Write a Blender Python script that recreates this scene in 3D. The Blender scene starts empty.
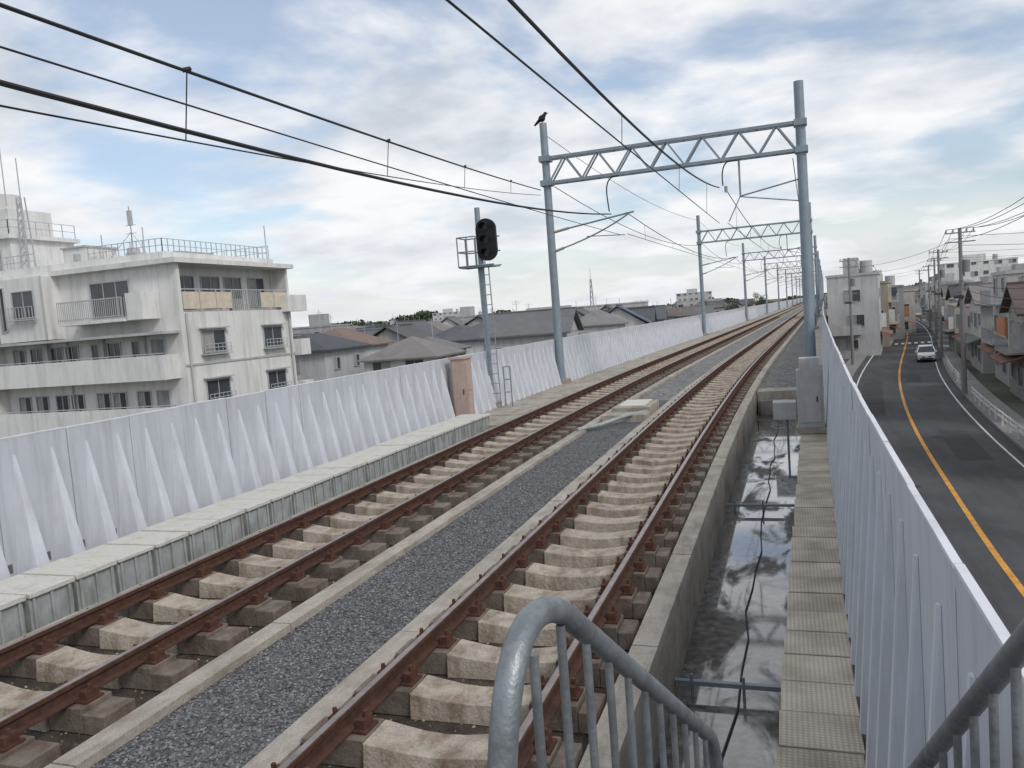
import bpy, math, random
from mathutils import Vector, Matrix
random.seed(7)
R=random.random
U=random.uniform
# ------------------------------------------------------------------ materials
def nt(name):
    m=bpy.data.materials.new(name); m.use_nodes=True
    n=m.node_tree.nodes; l=m.node_tree.links
    return m,n,l,n['Principled BSDF']
def mat(name,col,rough=.8,var=.25,scale=3.0,metal=0.0,bump=.0,bscale=40.,stain=None,stain_amt=0.,stain_scale=(1.5,1.5,.35),spec=.3,rnd=0.,speck=0.,sat=1.6):
    m,n,l,b=nt(name)
    b.inputs['Roughness'].default_value=rough; b.inputs['Metallic'].default_value=metal
    b.inputs['Specular IOR Level'].default_value=spec
    tc=n.new('ShaderNodeTexCoord')
    no=n.new('ShaderNodeTexNoise'); no.inputs['Scale'].default_value=scale; no.inputs['Detail'].default_value=8; no.inputs['Roughness'].default_value=.65
    l.new(tc.outputs['Object'],no.inputs['Vector'])
    r=n.new('ShaderNodeMapRange'); r.inputs[1].default_value=.3; r.inputs[2].default_value=.7
    r.inputs[3].default_value=1-var; r.inputs[4].default_value=1+var
    l.new(no.outputs['Fac'],r.inputs[0])
    mul=n.new('ShaderNodeVectorMath'); mul.operation='SCALE'; mul.inputs[0].default_value=col[:3]
    l.new(r.outputs[0],mul.inputs['Scale'])
    out=mul.outputs[0]
    if speck:
        n3=n.new('ShaderNodeTexNoise'); n3.inputs['Scale'].default_value=70; n3.inputs['Detail'].default_value=3
        l.new(tc.outputs['Object'],n3.inputs['Vector'])
        r3=n.new('ShaderNodeMapRange'); r3.inputs[1].default_value=.35; r3.inputs[2].default_value=.65; r3.inputs[3].default_value=1-speck; r3.inputs[4].default_value=1+speck
        l.new(n3.outputs['Fac'],r3.inputs[0])
        m3=n.new('ShaderNodeVectorMath'); m3.operation='SCALE'; l.new(out,m3.inputs[0]); l.new(r3.outputs[0],m3.inputs['Scale']); out=m3.outputs[0]
    if stain:
        mp=n.new('ShaderNodeMapping'); mp.inputs['Scale'].default_value=stain_scale
        l.new(tc.outputs['Object'],mp.inputs['Vector'])
        n2=n.new('ShaderNodeTexNoise'); n2.inputs['Scale'].default_value=2.; n2.inputs['Detail'].default_value=9; n2.inputs['Roughness'].default_value=.7
        l.new(mp.outputs[0],n2.inputs['Vector'])
        r2=n.new('ShaderNodeMapRange'); r2.inputs[1].default_value=.46; r2.inputs[2].default_value=.70; r2.inputs[4].default_value=stain_amt
        l.new(n2.outputs['Fac'],r2.inputs[0])
        mx=n.new('ShaderNodeMix'); mx.data_type='RGBA'; mx.inputs['B'].default_value=(*stain,1)
        l.new(r2.outputs[0],mx.inputs['Factor']); l.new(out,mx.inputs['A']); out=mx.outputs['Result']
    if rnd:
        oi=n.new('ShaderNodeObjectInfo')
        hs=n.new('ShaderNodeHueSaturation')
        rr=n.new('ShaderNodeMapRange'); rr.inputs[3].default_value=1-rnd; rr.inputs[4].default_value=1+rnd
        l.new(oi.outputs['Random'],rr.inputs[0]); l.new(rr.outputs[0],hs.inputs['Value'])
        ml=n.new('ShaderNodeMath'); ml.operation='MULTIPLY'; ml.inputs[1].default_value=7.31
        fr=n.new('ShaderNodeMath'); fr.operation='FRACT'; l.new(oi.outputs['Random'],ml.inputs[0]); l.new(ml.outputs[0],fr.inputs[0])
        r5=n.new('ShaderNodeMapRange'); r5.inputs[3].default_value=.1; r5.inputs[4].default_value=sat
        l.new(fr.outputs[0],r5.inputs[0]); l.new(r5.outputs[0],hs.inputs['Saturation'])
        l.new(out,hs.inputs['Color']); out=hs.outputs['Color']
    l.new(out,b.inputs['Base Color'])
    if bump:
        nb=n.new('ShaderNodeTexNoise'); nb.inputs['Scale'].default_value=bscale; nb.inputs['Detail'].default_value=5
        l.new(tc.outputs['Object'],nb.inputs['Vector'])
        bp=n.new('ShaderNodeBump'); bp.inputs['Strength'].default_value=bump; bp.inputs['Distance'].default_value=.02
        l.new(nb.outputs['Fac'],bp.inputs['Height']); l.new(bp.outputs[0],b.inputs['Normal'])
    return m
M={}
M['rail']=mat('rail_rust',(.08,.039,.027),.75,.35,12,bump=.3,bscale=60)
M['railtop']=mat('rail_head',(.30,.25,.23),.34,.3,6,metal=.5)
M['clip']=mat('fastener_rust',(.09,.04,.027),.85,.4,15)
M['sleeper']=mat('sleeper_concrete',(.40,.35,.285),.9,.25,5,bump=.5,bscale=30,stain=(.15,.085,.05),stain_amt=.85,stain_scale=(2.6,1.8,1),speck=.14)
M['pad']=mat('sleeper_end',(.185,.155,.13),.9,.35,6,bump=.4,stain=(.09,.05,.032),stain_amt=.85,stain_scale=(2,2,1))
M['kerb']=mat('track_kerb_concrete',(.39,.355,.305),.9,.22,3,bump=.4,bscale=30,stain=(.17,.135,.10),stain_amt=.7,stain_scale=(2,.6,1),speck=.14)
M['bed']=mat('track_bed_dirt',(.065,.052,.043),.95,.5,6,bump=.8,bscale=35,speck=.4)
M['wall']=mat('barrier_panel',(.53,.555,.60),.55,.08,1.2,stain=(.35,.36,.375),stain_amt=.6,stain_scale=(3.5,3.5,.22),spec=.3)
M['rib']=mat('barrier_rib',(.62,.645,.69),.55,.08,2,stain=(.40,.40,.41),stain_amt=.5,stain_scale=(3,3,.3))
M['hole']=mat('barrier_slot',(.15,.155,.16),.9,.2)
M['dark']=mat('dark_opening',(.06,.06,.062),.9,.2)
M['wallcap']=mat('barrier_cap',(.68,.69,.72),.5,.1,stain=(.45,.45,.45),stain_amt=.5,stain_scale=(2,2,2))
M['trough']=mat('cable_trough',(.37,.395,.39),.7,.2,4,stain=(.18,.18,.16),stain_amt=.8,stain_scale=(2,2,.8))
M['lid']=mat('trough_lid',(.62,.605,.55),.8,.17,4,stain=(.30,.28,.23),stain_amt=.7,stain_scale=(2,2,1),speck=.1)
M['conc']=mat('deck_concrete',(.31,.29,.26),.9,.25,1.5,bump=.3,stain=(.12,.11,.09),stain_amt=.8,stain_scale=(1,1,.5),speck=.1)
M['steel']=mat('galvanised_blue_grey',(.25,.295,.335),.5,.12,3,metal=.2,stain=(.2,.21,.2),stain_amt=.4)
M['galv']=mat('galvanised_pipe',(.24,.26,.275),.45,.25,14,metal=.5,bump=.15,bscale=90,stain=(.12,.11,.105),stain_amt=.7,stain_scale=(4,4,4))
M['wire']=mat('wire_black',(.03,.03,.032),.6,.1)
M['insul']=mat('insulator',(.35,.33,.3),.3,.1)
M['black']=mat('signal_black',(.015,.015,.017),.5,.1)
M['lens']=mat('signal_lens',(.05,.035,.035),.15,.1)
M['brown']=mat('cabinet_pinkish_beige',(.46,.35,.305),.7,.12,4,stain=(.3,.21,.17),stain_amt=.5)
M['boxgrey']=mat('cabinet_grey',(.45,.455,.45),.7,.12,4,stain=(.25,.24,.22),stain_amt=.5)
M['asph']=mat('asphalt',(.085,.086,.09),.85,.22,.35,bump=.2,bscale=60,speck=.22,stain=(.05,.05,.052),stain_amt=.8,stain_scale=(.5,.07,1))
M['patch']=mat('asphalt_patch',(.062,.062,.065),.9,.2,1.,speck=.2)
M['orange']=mat('paint_orange',(.70,.33,.06),.7,.25,3,stain=(.3,.18,.07),stain_amt=.6)
M['white']=mat('paint_white',(.72,.72,.70),.7,.12,3,stain=(.3,.3,.3),stain_amt=.5)
M['pave']=mat('pavement',(.26,.25,.24),.9,.15,1.,speck=.15)
M['ground']=mat('ground_dirt',(.14,.14,.11),.95,.35,.05,stain=(.06,.08,.04),stain_amt=.7,stain_scale=(.03,.03,1))
M['apt']=mat('apartment_render',(.69,.685,.67),.85,.07,.6,stain=(.40,.385,.36),stain_amt=.6,stain_scale=(1.1,1.1,.12),bump=.1)
M['aptgrey']=mat('apartment_grey',(.45,.45,.445),.85,.1,.6,stain=(.28,.275,.27),stain_amt=.6,stain_scale=(.9,.9,.15))
M['beige']=mat('balcony_panel',(.60,.525,.42),.8,.15,2)
M['glass']=mat('window_glass',(.055,.065,.075),.12,.3,.7,spec=.6)
M['frame']=mat('window_frame',(.42,.43,.44),.5,.1)
M['curtain']=mat('window_curtain',(.32,.32,.31),.6,.2,2)
M['door']=mat('door_grey',(.22,.24,.26),.6,.1)
M['leaf']=mat('foliage',(.06,.08,.042),.8,.5,.6,spec=.2)
M['leaf2']=mat('foliage_light',(.09,.11,.055),.8,.4,.6,spec=.2)
M['bark']=mat('bark',(.10,.08,.06),.9,.3,8)
M['carw']=mat('car_paint_white',(.72,.72,.72),.25,.03,spec=.6)
M['card']=mat('car_paint_dark',(.05,.055,.07),.25,.03,spec=.6)
M['tyre']=mat('tyre',(.02,.02,.02),.8,.1)
M['lamp']=mat('headlamp',(.55,.56,.58),.1,.05,spec=.8)
M['redl']=mat('tail_lamp',(.4,.02,.02),.2,.05)
M['crow']=mat('crow_feather',(.012,.012,.015),.5,.2,10)
M['polec']=mat('utility_pole_concrete',(.24,.235,.23),.85,.12,2)
M['awning']=mat('awning_brown',(.23,.125,.09),.8,.2,2)
M['awning2']=mat('awning_grey_green',(.17,.2,.18),.8,.2,2)
M['signo']=mat('signboard_rust',(.42,.2,.12),.6,.1)
M['signb']=mat('signboard_blue',(.15,.22,.36),.6,.1)
wallcols=[(.54,.52,.475),(.44,.395,.33),(.41,.41,.415),(.62,.61,.59),(.46,.385,.30),(.36,.315,.275),(.51,.52,.53)]
roofcols=[(.12,.125,.135),(.09,.095,.105),(.17,.155,.145),(.17,.085,.06),(.11,.13,.165),(.20,.13,.10)]
HW=[mat('house_wall_%s'%c,w,.85,.08,.5,stain=(w[0]*.55,w[1]*.54,w[2]*.5),stain_amt=.6,stain_scale=(.8,.8,.15),rnd=.18,sat=1.25) for c,w in zip('abcdefg',wallcols)]
HR=[mat('house_roof_%s'%c,w,.7,.15,1.,bump=.3,bscale=4,rnd=.25,sat=1.25) for c,w in zip('abcdef',roofcols)]
M['froof']=mat('flat_roof',(.24,.24,.235),.9,.2,.6,stain=(.14,.14,.13),stain_amt=.6,stain_scale=(.5,.5,1))
def walkmat():
    m,n,l,b=nt('walkway_plate'); tc=n.new('ShaderNodeTexCoord')
    v=n.new('ShaderNodeTexVoronoi'); v.inputs['Scale'].default_value=28; v.inputs['Randomness'].default_value=0.0
    l.new(tc.outputs['Object'],v.inputs['Vector'])
    r=n.new('ShaderNodeMapRange'); r.inputs[1].default_value=.15; r.inputs[2].default_value=.4; r.inputs[3].default_value=1.15; r.inputs[4].default_value=.78
    l.new(v.outputs['Distance'],r.inputs[0])
    no=n.new('ShaderNodeTexNoise'); no.inputs['Scale'].default_value=2.2; no.inputs['Detail'].default_value=8; l.new(tc.outputs['Object'],no.inputs['Vector'])
    cr=n.new('ShaderNodeValToRGB'); cr.color_ramp.elements[0].position=.3; cr.color_ramp.elements[0].color=(.37,.31,.235,1)
    cr.color_ramp.elements[1].position=.62; cr.color_ramp.elements[1].color=(.62,.545,.44,1)
    l.new(no.outputs['Fac'],cr.inputs[0])
    g=n.new('ShaderNodeNewGeometry'); rg=n.new('ShaderNodeMapRange'); rg.inputs[3].default_value=.85; rg.inputs[4].default_value=1.12; l.new(g.outputs['Random Per Island'],rg.inputs[0])
    mm=n.new('ShaderNodeMath'); mm.operation='MULTIPLY'; l.new(r.outputs[0],mm.inputs[0]); l.new(rg.outputs[0],mm.inputs[1])
    s=n.new('ShaderNodeVectorMath'); s.operation='SCALE'; l.new(cr.outputs[0],s.inputs[0]); l.new(mm.outputs[0],s.inputs['Scale'])
    l.new(s.outputs[0],b.inputs['Base Color']); b.inputs['Roughness'].default_value=.7
    bp=n.new('ShaderNodeBump'); bp.inputs['Strength'].default_value=.5; bp.inputs['Distance'].default_value=.01; bp.invert=True
    l.new(v.outputs['Distance'],bp.inputs['Height']); l.new(bp.outputs[0],b.inputs['Normal'])
    return m
M['walk']=walkmat()
def gravmat(name,c0,c1,scale):
    m,n,l,b=nt(name); tc=n.new('ShaderNodeTexCoord')
    v=n.new('ShaderNodeTexVoronoi'); v.inputs['Scale'].default_value=scale; l.new(tc.outputs['Object'],v.inputs['Vector'])
    sp=n.new('ShaderNodeSeparateColor'); l.new(v.outputs['Color'],sp.inputs[0])
    cr=n.new('ShaderNodeValToRGB'); cr.color_ramp.elements[0].color=(*c0,1); cr.color_ramp.elements[1].color=(*c1,1)
    l.new(sp.outputs[0],cr.inputs[0])
    no=n.new('ShaderNodeTexNoise'); no.inputs['Scale'].default_value=1.5; no.inputs['Detail'].default_value=4; l.new(tc.outputs['Object'],no.inputs['Vector'])
    r=n.new('ShaderNodeMapRange'); r.inputs[3].default_value=.7; r.inputs[4].default_value=1.3; l.new(no.outputs['Fac'],r.inputs[0])
    s=n.new('ShaderNodeVectorMath'); s.operation='SCALE'; l.new(cr.outputs[0],s.inputs[0]); l.new(r.outputs[0],s.inputs['Scale'])
    l.new(s.outputs[0],b.inputs['Base Color']); b.inputs['Roughness'].default_value=.9
    bp=n.new('ShaderNodeBump'); bp.inputs['Strength'].default_value=1; bp.inputs['Distance'].default_value=.03; bp.invert=True
    l.new(v.outputs['Distance'],bp.inputs['Height']); l.new(bp.outputs[0],b.inputs['Normal'])
    return m
M['gravel']=gravmat('gravel_grey',(.055,.057,.06),(.20,.20,.205),38)
M['ballast']=gravmat('ballast',(.08,.077,.074),(.29,.285,.28),14)
def stonemat():
    m,n,l,b=nt('gravel_stone'); g=n.new('ShaderNodeNewGeometry')
    cr=n.new('ShaderNodeValToRGB'); cr.color_ramp.elements[0].color=(.05,.052,.056,1); cr.color_ramp.elements[1].color=(.26,.26,.265,1)
    l.new(g.outputs['Random Per Island'],cr.inputs[0]); l.new(cr.outputs[0],b.inputs['Base Color']); b.inputs['Roughness'].default_value=.85
    return m
M['stone']=stonemat()
def wetmat():
    m,n,l,b=nt('wet_concrete'); tc=n.new('ShaderNodeTexCoord')
    mp=n.new('ShaderNodeMapping'); mp.inputs['Scale'].default_value=(1.2,.45,1); mp.inputs['Location'].default_value=(.6,.35,0); l.new(tc.outputs['Object'],mp.inputs[0])
    no=n.new('ShaderNodeTexNoise'); no.inputs['Scale'].default_value=1.5; no.inputs['Detail'].default_value=9; no.inputs['Roughness'].default_value=.6; no.inputs['Distortion'].default_value=.6
    l.new(mp.outputs[0],no.inputs['Vector'])
    cr=n.new('ShaderNodeValToRGB'); e=cr.color_ramp.elements; e[0].position=.40; e[0].color=(0,0,0,1); e[1].position=.50; e[1].color=(1,1,1,1)
    l.new(no.outputs['Fac'],cr.inputs[0])
    mx=n.new('ShaderNodeMix'); mx.data_type='RGBA'; mx.inputs['A'].default_value=(.085,.077,.065,1); mx.inputs['B'].default_value=(.13,.13,.13,1)
    l.new(cr.outputs[0],mx.inputs['Factor'])
    n2=n.new('ShaderNodeTexNoise'); n2.inputs['Scale'].default_value=9; n2.inputs['Detail'].default_value=6; l.new(tc.outputs['Object'],n2.inputs['Vector'])
    r2=n.new('ShaderNodeMapRange'); r2.inputs[1].default_value=.35; r2.inputs[2].default_value=.7; r2.inputs[3].default_value=.4; r2.inputs[4].default_value=1.7; l.new(n2.outputs['Fac'],r2.inputs[0])
    s=n.new('ShaderNodeVectorMath'); s.operation='SCALE'; l.new(mx.outputs['Result'],s.inputs[0]); l.new(r2.outputs[0],s.inputs['Scale'])
    l.new(s.outputs[0],b.inputs['Base Color'])
    r=n.new('ShaderNodeMapRange'); r.inputs[3].default_value=.6; r.inputs[4].default_value=.07; l.new(cr.outputs[0],r.inputs[0]); l.new(r.outputs[0],b.inputs['Roughness'])
    b.inputs['IOR'].default_value=1.5
    l.new(cr.outputs[0],b.inputs['Coat Weight']); b.inputs['Coat IOR'].default_value=1.6; b.inputs['Coat Roughness'].default_value=.04
    return m
M['wet']=wetmat()
# ------------------------------------------------------------------ mesh builder
class MB:
    def __init__(s): s.v=[];s.f=[];s.m=[];s.mats=[]
    def mi(s,k):
        mt=M[k] if isinstance(k,str) else k
        if mt not in s.mats: s.mats.append(mt)
        return s.mats.index(mt)
    def add(s,vs,fs,k):
        o=len(s.v); s.v.extend([tuple(q) for q in vs]); i=s.mi(k)
        for f in fs: s.f.append([a+o for a in f]); s.m.append(i)
    def box(s,x0,x1,y0,y1,z0,z1,k):
        s.add([(x0,y0,z0),(x1,y0,z0),(x1,y1,z0),(x0,y1,z0),(x0,y0,z1),(x1,y0,z1),(x1,y1,z1),(x0,y1,z1)],
              [(0,3,2,1),(4,5,6,7),(0,1,5,4),(1,2,6,5),(2,3,7,6),(3,0,4,7)],k)
    def tube(s,pts,r,k,n=8,cap=True):
        pts=[Vector(p) for p in pts]; N=len(pts); vs=[]; prev=None
        rr=r if isinstance(r,(list,tuple)) else [r]*N
        for i,p in enumerate(pts):
            t=(pts[min(i+1,N-1)]-pts[max(i-1,0)]).normalized()
            if prev is None:
                a=Vector((0,0,1)) if abs(t.z)<.9 else Vector((1,0,0)); u=t.cross(a).normalized()
            else: u=(prev-t*prev.dot(t)).normalized()
            prev=u; w=t.cross(u)
            for j in range(n):
                a=2*math.pi*j/n; vs.append(p+(u*math.cos(a)+w*math.sin(a))*rr[i])
        fs=[]
        for i in range(N-1):
            for j in range(n):
                a=i*n+j;b=i*n+(j+1)%n; fs.append((a,b,b+n,a+n))
        if cap: fs.append(tuple(range(n-1,-1,-1))); fs.append(tuple(range((N-1)*n,N*n)))
        s.add(vs,fs,k)
    def bar(s,p,q,w,h,k):
        p=Vector(p);q=Vector(q);t=(q-p).normalized(); a=Vector((0,0,1)) if abs(t.z)<.95 else Vector((0,1,0))
        u=t.cross(a).normalized()*w/2; v=u.cross(t).normalized()*h/2
        vs=[p-u-v,p+u-v,p+u+v,p-u+v,q-u-v,q+u-v,q+u+v,q-u+v]
        s.add(vs,[(0,3,2,1),(4,5,6,7),(0,1,5,4),(1,2,6,5),(2,3,7,6),(3,0,4,7)],k)
    def sphere(s,c,r,k,sc=(1,1,1),n=10,m=7):
        vs=[];fs=[]
        for i in range(m+1):
            ph=math.pi*i/m
            for j in range(n):
                a=2*math.pi*j/n; vs.append((c[0]+r*sc[0]*math.sin(ph)*math.cos(a),c[1]+r*sc[1]*math.sin(ph)*math.sin(a),c[2]+r*sc[2]*math.cos(ph)))
        for i in range(m):
            for j in range(n): fs.append((i*n+j,(i+1)*n+j,(i+1)*n+(j+1)%n,i*n+(j+1)%n))
        s.add(vs,fs,k)
    def mesh(s,name):
        me=bpy.data.meshes.new(name); me.from_pydata(s.v,[],s.f)
        for m in s.mats: me.materials.append(m)
        me.polygons.foreach_set('material_index',s.m); me.update(); return me
    def obj(s,name,smooth=False,loc=(0,0,0),parent=None,bevel=0,rot=0):
        me=s.mesh(name)
        if smooth: me.polygons.foreach_set('use_smooth',[True]*len(me.polygons))
        o=bpy.data.objects.new(name,me); o.location=loc; o.rotation_euler[2]=rot
        bpy.context.scene.collection.objects.link(o)
        if parent: o.parent=parent
        if bevel:
            b=o.modifiers.new('bevel','BEVEL'); b.width=bevel; b.segments=2; b.limit_method='ANGLE'
        return o
def smooth_obj(o,ang=35):
    o.data.polygons.foreach_set('use_smooth',[True]*len(o.data.polygons))
    try: o.data.set_sharp_from_angle(angle=math.radians(ang))
    except Exception: pass
# ------------------------------------------------------------------ alignment
def off(Y):
    if Y<12: return 0.
    if Y<40: return .045*(Y-12)**2/56.
    return .63+.045*(Y-40)
def interp(tab,Y):
    n=len(tab)
    if Y<=tab[0][0]: return tab[0][1]
    if Y>=tab[-1][0]: return tab[-1][1]
    for i in range(n-1):
        if tab[i][0]<=Y<=tab[i+1][0]:
            def sl(j):
                if j<=0: return (tab[1][1]-tab[0][1])/(tab[1][0]-tab[0][0])
                if j>=n-1: return (tab[-1][1]-tab[-2][1])/(tab[-1][0]-tab[-2][0])
                return (tab[j+1][1]-tab[j-1][1])/(tab[j+1][0]-tab[j-1][0])
            h=tab[i+1][0]-tab[i][0]; t=(Y-tab[i][0])/h
            return ((2*t**3-3*t*t+1)*tab[i][1]+(t**3-2*t*t+t)*h*sl(i)+(-2*t**3+3*t*t)*tab[i+1][1]+(t**3-t*t)*h*sl(i+1))
WT=[(-8,.42),(2,.44),(5,.48),(8.5,.56),(20,.92),(43,1.75),(84,3.5),(560,24.9)]
def wx(Y): return interp(WT,Y)
YEND=520.
Ys=[-8]+[i*1.0 for i in range(-6,60)]+[60+4*i for i in range(0,(int(YEND)-60)//4+1)]
def sweep(mb,sec,ys,k,of=off,closed=True,caps=True):
    n=len(sec); vs=[];fs=[]
    for y in ys:
        o=of(y)
        for (x,z) in sec: vs.append((x+o,y,z))
    for i in range(len(ys)-1):
        for j in range(n if closed else n-1):
            a=i*n+j;b=i*n+(j+1)%n; fs.append((a,b,b+n,a+n))
    if closed and caps: fs.append(tuple(range(n-1,-1,-1))); fs.append(tuple(range((len(ys)-1)*n,len(ys)*n)))
    mb.add(vs,fs,k)
def rect(x0,x1,z0,z1): return [(x0,z0),(x1,z0),(x1,z1),(x0,z1)]
XL=-9.1; ZWT=1.5; ZRT=1.65; ZF=-1.0; ZB=-.345
# ------------------------------------------------------------------ viaduct
mb=MB()
vs=[];fs=[]
for y in Ys:
    o=off(y); r=wx(y)
    vs+= [(XL-.2+o,y,ZF-.02),(r+.12,y,ZF-.02),(r+.12,y,-1.9),(XL-.2+o,y,-1.9)]
for i in range(len(Ys)-1):
    for j in range(4):
        a=i*4+j;b=i*4+(j+1)%4; fs.append((a,a+4,b+4,b))
mb.add(vs,fs,'conc')
for y in range(5,520,12):
    o=off(y); x0=XL+o+1.2; x1=wx(y)-1.2
    mb.box(x0-.8,x1+.8,y-.7,y+.7,-2.7,-1.91,'conc')
    for xx in (x0+.6,x1-.6): mb.box(xx-.6,xx+.6,y-.55,y+.55,-5.3,-2.71,'conc')
mb.obj('railway_viaduct')
mb=MB()
vs=[];fs=[]; yy=[y for y in Ys if y<=26]
for y in yy: vs+=[(-1.12+off(y),y,ZF),(wx(y)-.02,y,ZF)]
for i in range(len(yy)-1): fs.append((2*i,2*i+1,2*i+3,2*i+2))
mb.add(vs,fs,'wet'); mb.obj('drainage_channel_floor')
# track beds ---------------------------------------------------------
KW=.19
def track(cx,xl,xr,name):
    mb=MB()
    sweep(mb,rect(xl,xr,ZF-.01,ZB-.01),Ys,'bed')
    yk=-6.
    ymax=160
    while yk<ymax:
        L=2.45; j=U(-.006,.006)
        ys=[yk+.008+(L-.016)*t/3 for t in range(4)]
        sweep(mb,rect(xl-.02,xl+KW,ZB-.008,-.23+j),ys,'kerb'); sweep(mb,rect(xr-KW,xr+.02,ZB-.008,-.23-j),ys,'kerb')
        sweep(mb,rect(xl-.018,xl-.002,ZF,ZB-.012),ys,'kerb'); sweep(mb,rect(xr+.002,xr+.018,ZF,ZB-.012),ys,'kerb')
        yk+=L
    far=[y for y in Ys if y>=162]
    sweep(mb,rect(xl-.02,xl+KW,ZB-.008,-.23),far,'kerb'); sweep(mb,rect(xr-KW,xr+.02,ZB-.008,-.23),far,'kerb')
    # loose stones and spalls lying in the bed
    for i in range(2600):
        y=U(1.5,22); x=U(xl+.22,xr-.22); r=U(.008,.022); z=ZB-.012; o=off(y); a=U(0,6.28); q=[]
        for k in range(4):
            b=a+k*math.pi/2+U(-.3,.3); q.append((o+x+r*math.cos(b),y+r*math.sin(b),z))
        q.append((o+x,y,z+r*U(.6,1.2)))
        mb.add(q,[(0,1,4),(1,2,4),(2,3,4),(3,0,4)],'pad' if i%3 else 'kerb')
    mb.obj('track_bed')
    ms=MB(); mc=MB()
    y=.35
    eL=min(.96,abs(cx-xl)-KW-.02); eR=min(.98,abs(xr-cx)-KW-.02)
    if name=='l': eL=1.0; eR=1.02
    while y<300:
        o=off(y); w=.16; dy=U(-.008,.008) if y<60 else 0
        y+=dy
        if y<120:
            xi0=cx-.63+.17; xi1=cx+.63-.17
            n=7; top=[];bot=[]
            for q in range(n):
                t=q/(n-1); x=xi0+(xi1-xi0)*t+o; z=-.165-.05*math.sin(math.pi*t)**1.2
                ww=w*(1-.10*math.sin(math.pi*t))
                top.append((x,y-ww,z)); top.append((x,y+ww,z)); bot.append((x,y-ww-.02,ZB-.005)); bot.append((x,y+ww+.02,ZB-.005))
            fs=[]
            N=2*n
            for q in range(n-1):
                a=2*q
                fs+=[(a,a+2,a+3,a+1),(a,N+a,N+a+2,a+2),(a+1,a+3,N+a+3,N+a+1)]
            fs+=[(0,1,N+1,N),(N-2,2*N-2,2*N-1,N-1)]
            ms.add(top+bot,fs,'sleeper')
            for sx in (-1,1):
                rx=cx+sx*.63+o
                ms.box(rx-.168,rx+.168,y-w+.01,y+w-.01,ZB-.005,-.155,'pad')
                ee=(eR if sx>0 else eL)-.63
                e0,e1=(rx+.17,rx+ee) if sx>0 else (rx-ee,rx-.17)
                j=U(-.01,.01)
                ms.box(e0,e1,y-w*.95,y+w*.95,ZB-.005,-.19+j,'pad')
                mc.box(rx-.16,rx+.16,y-.085,y+.085,-.1545,-.135,'clip')
                if y<70:
                    for s2 in (-1,1):
                        bx=rx+s2*.105
                        mc.box(bx-.032,bx+.032,y-.06,y+.06,-.136,-.07,'clip')
                        mc.tube([(bx+s2*.012,y,-.08),(bx+s2*.012,y,-.03)],.016,'clip',6)
        else:
            ms.box(cx-.94+o,cx+.94+o,y-w,y+w,ZB-.005,-.18,'sleeper')
        y+=.69-dy
    ms.obj('railway_sleepers',bevel=.008); mc.obj('rail_fasteners')
    for sx in (-1,1):
        rx=cx+sx*.63; mr=MB()
        prof=[(-.064,-.134),(.064,-.134),(.064,-.122),(.012,-.108),(.01,-.045),(.033,-.034),(.033,-.004),(.028,0),(-.028,0),(-.033,-.004),(-.033,-.034),(-.01,-.045),(-.012,-.108),(-.064,-.122)]
        sweep(mr,[(rx+a,b) for a,b in prof],Ys,'rail')
        sweep(mr,[(rx-.024,.001),(rx+.024,.001)],Ys,'railtop',closed=False)
        mr.obj('rail')
CR=-2.26; CL=-5.9
track(CR,-3.40,-1.12,'r'); track(CL,-7.2,-4.60,'l')
ZG=-.30
mb=MB()
sweep(mb,[(-4.58,ZG),(-3.42,ZG)],[y for y in Ys if y<=24],'gravel',closed=False)
sweep(mb,[(-4.58,ZG-.01),(-3.42,ZG-.01)],[y for y in Ys if y>=24],'ballast',closed=False)
mb.obj('gravel_bed')
mb=MB()
for i in range(22000):
    y=2.4+16*R()**1.4; x=U(-4.57,-3.43); r=U(.008,.018)
    z=ZG+U(-.002,.006)
    q=[]
    a=U(0,6.28)
    for k in range(4):
        b=a+k*math.pi/2+U(-.3,.3); q.append((x+r*math.cos(b)*U(.8,1.3),y+r*math.sin(b)*U(.8,1.3),z+U(-.3,.3)*r))
    q.append((x+U(-.4,.4)*r,y+U(-.4,.4)*r,z+r*U(.5,1.)))
    mb.add(q,[(0,1,4),(1,2,4),(2,3,4),(3,0,4)],'stone')
mb.obj('gravel')
mb=MB()
sweep(mb,[(-9.08,-.45),(-7.22,-.45)],Ys,'bed',closed=False)
mb.obj('cess_ground')
mb=MB(); y=19.6
while y<240:
    L=2.
    sweep(mb,rect(-9.05,-7.35,-.449,-.27+U(-.005,.005)),[y+.008,y+L-.008],'kerb'); y+=L
mb.obj('cess_walkway')
mb=MB(); yy=[y for y in Ys if y>=26]; vs=[];fs=[]
for y in yy: vs+=[(-1.09+off(y),y,-.38),(wx(y)-.02,y,-.38)]
for i in range(len(yy)-1): fs.append((2*i,2*i+1,2*i+3,2*i+2))
mb.add(vs,fs,'ballast')
mb.obj('deck_ballast')
mb=MB(); mb.box(-1.08+off(25.6),wx(25.6)-.05,25.3,26.2,ZF+.001,-.30,'kerb')
mb.box(-1.0+off(25.6),-.2+off(25.6),25.0,25.29,ZF+.001,-.55,'conc')
mb.obj('channel_end_wall')
mb=MB(); y=0
while y<19.4:
    o=off(y); j=U(-.012,.012)
    mb.box(-8.36+o,-7.63+o+j,y+.03,y+.57,-.449,-.035,'trough')
    mb.box(-8.42+o,-7.59+o+j,y+.018,y+.582,-.034,.02+U(-.008,.008),'lid')
    for a in (.06,.28,.5): mb.box(-7.628+o+j,-7.605+o+j,y+a,y+a+.035,-.4,-.04,'trough')
    y+=.6
mb.obj('cable_trough',bevel=.008)
mb=MB()
o=off(20.5)
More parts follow.
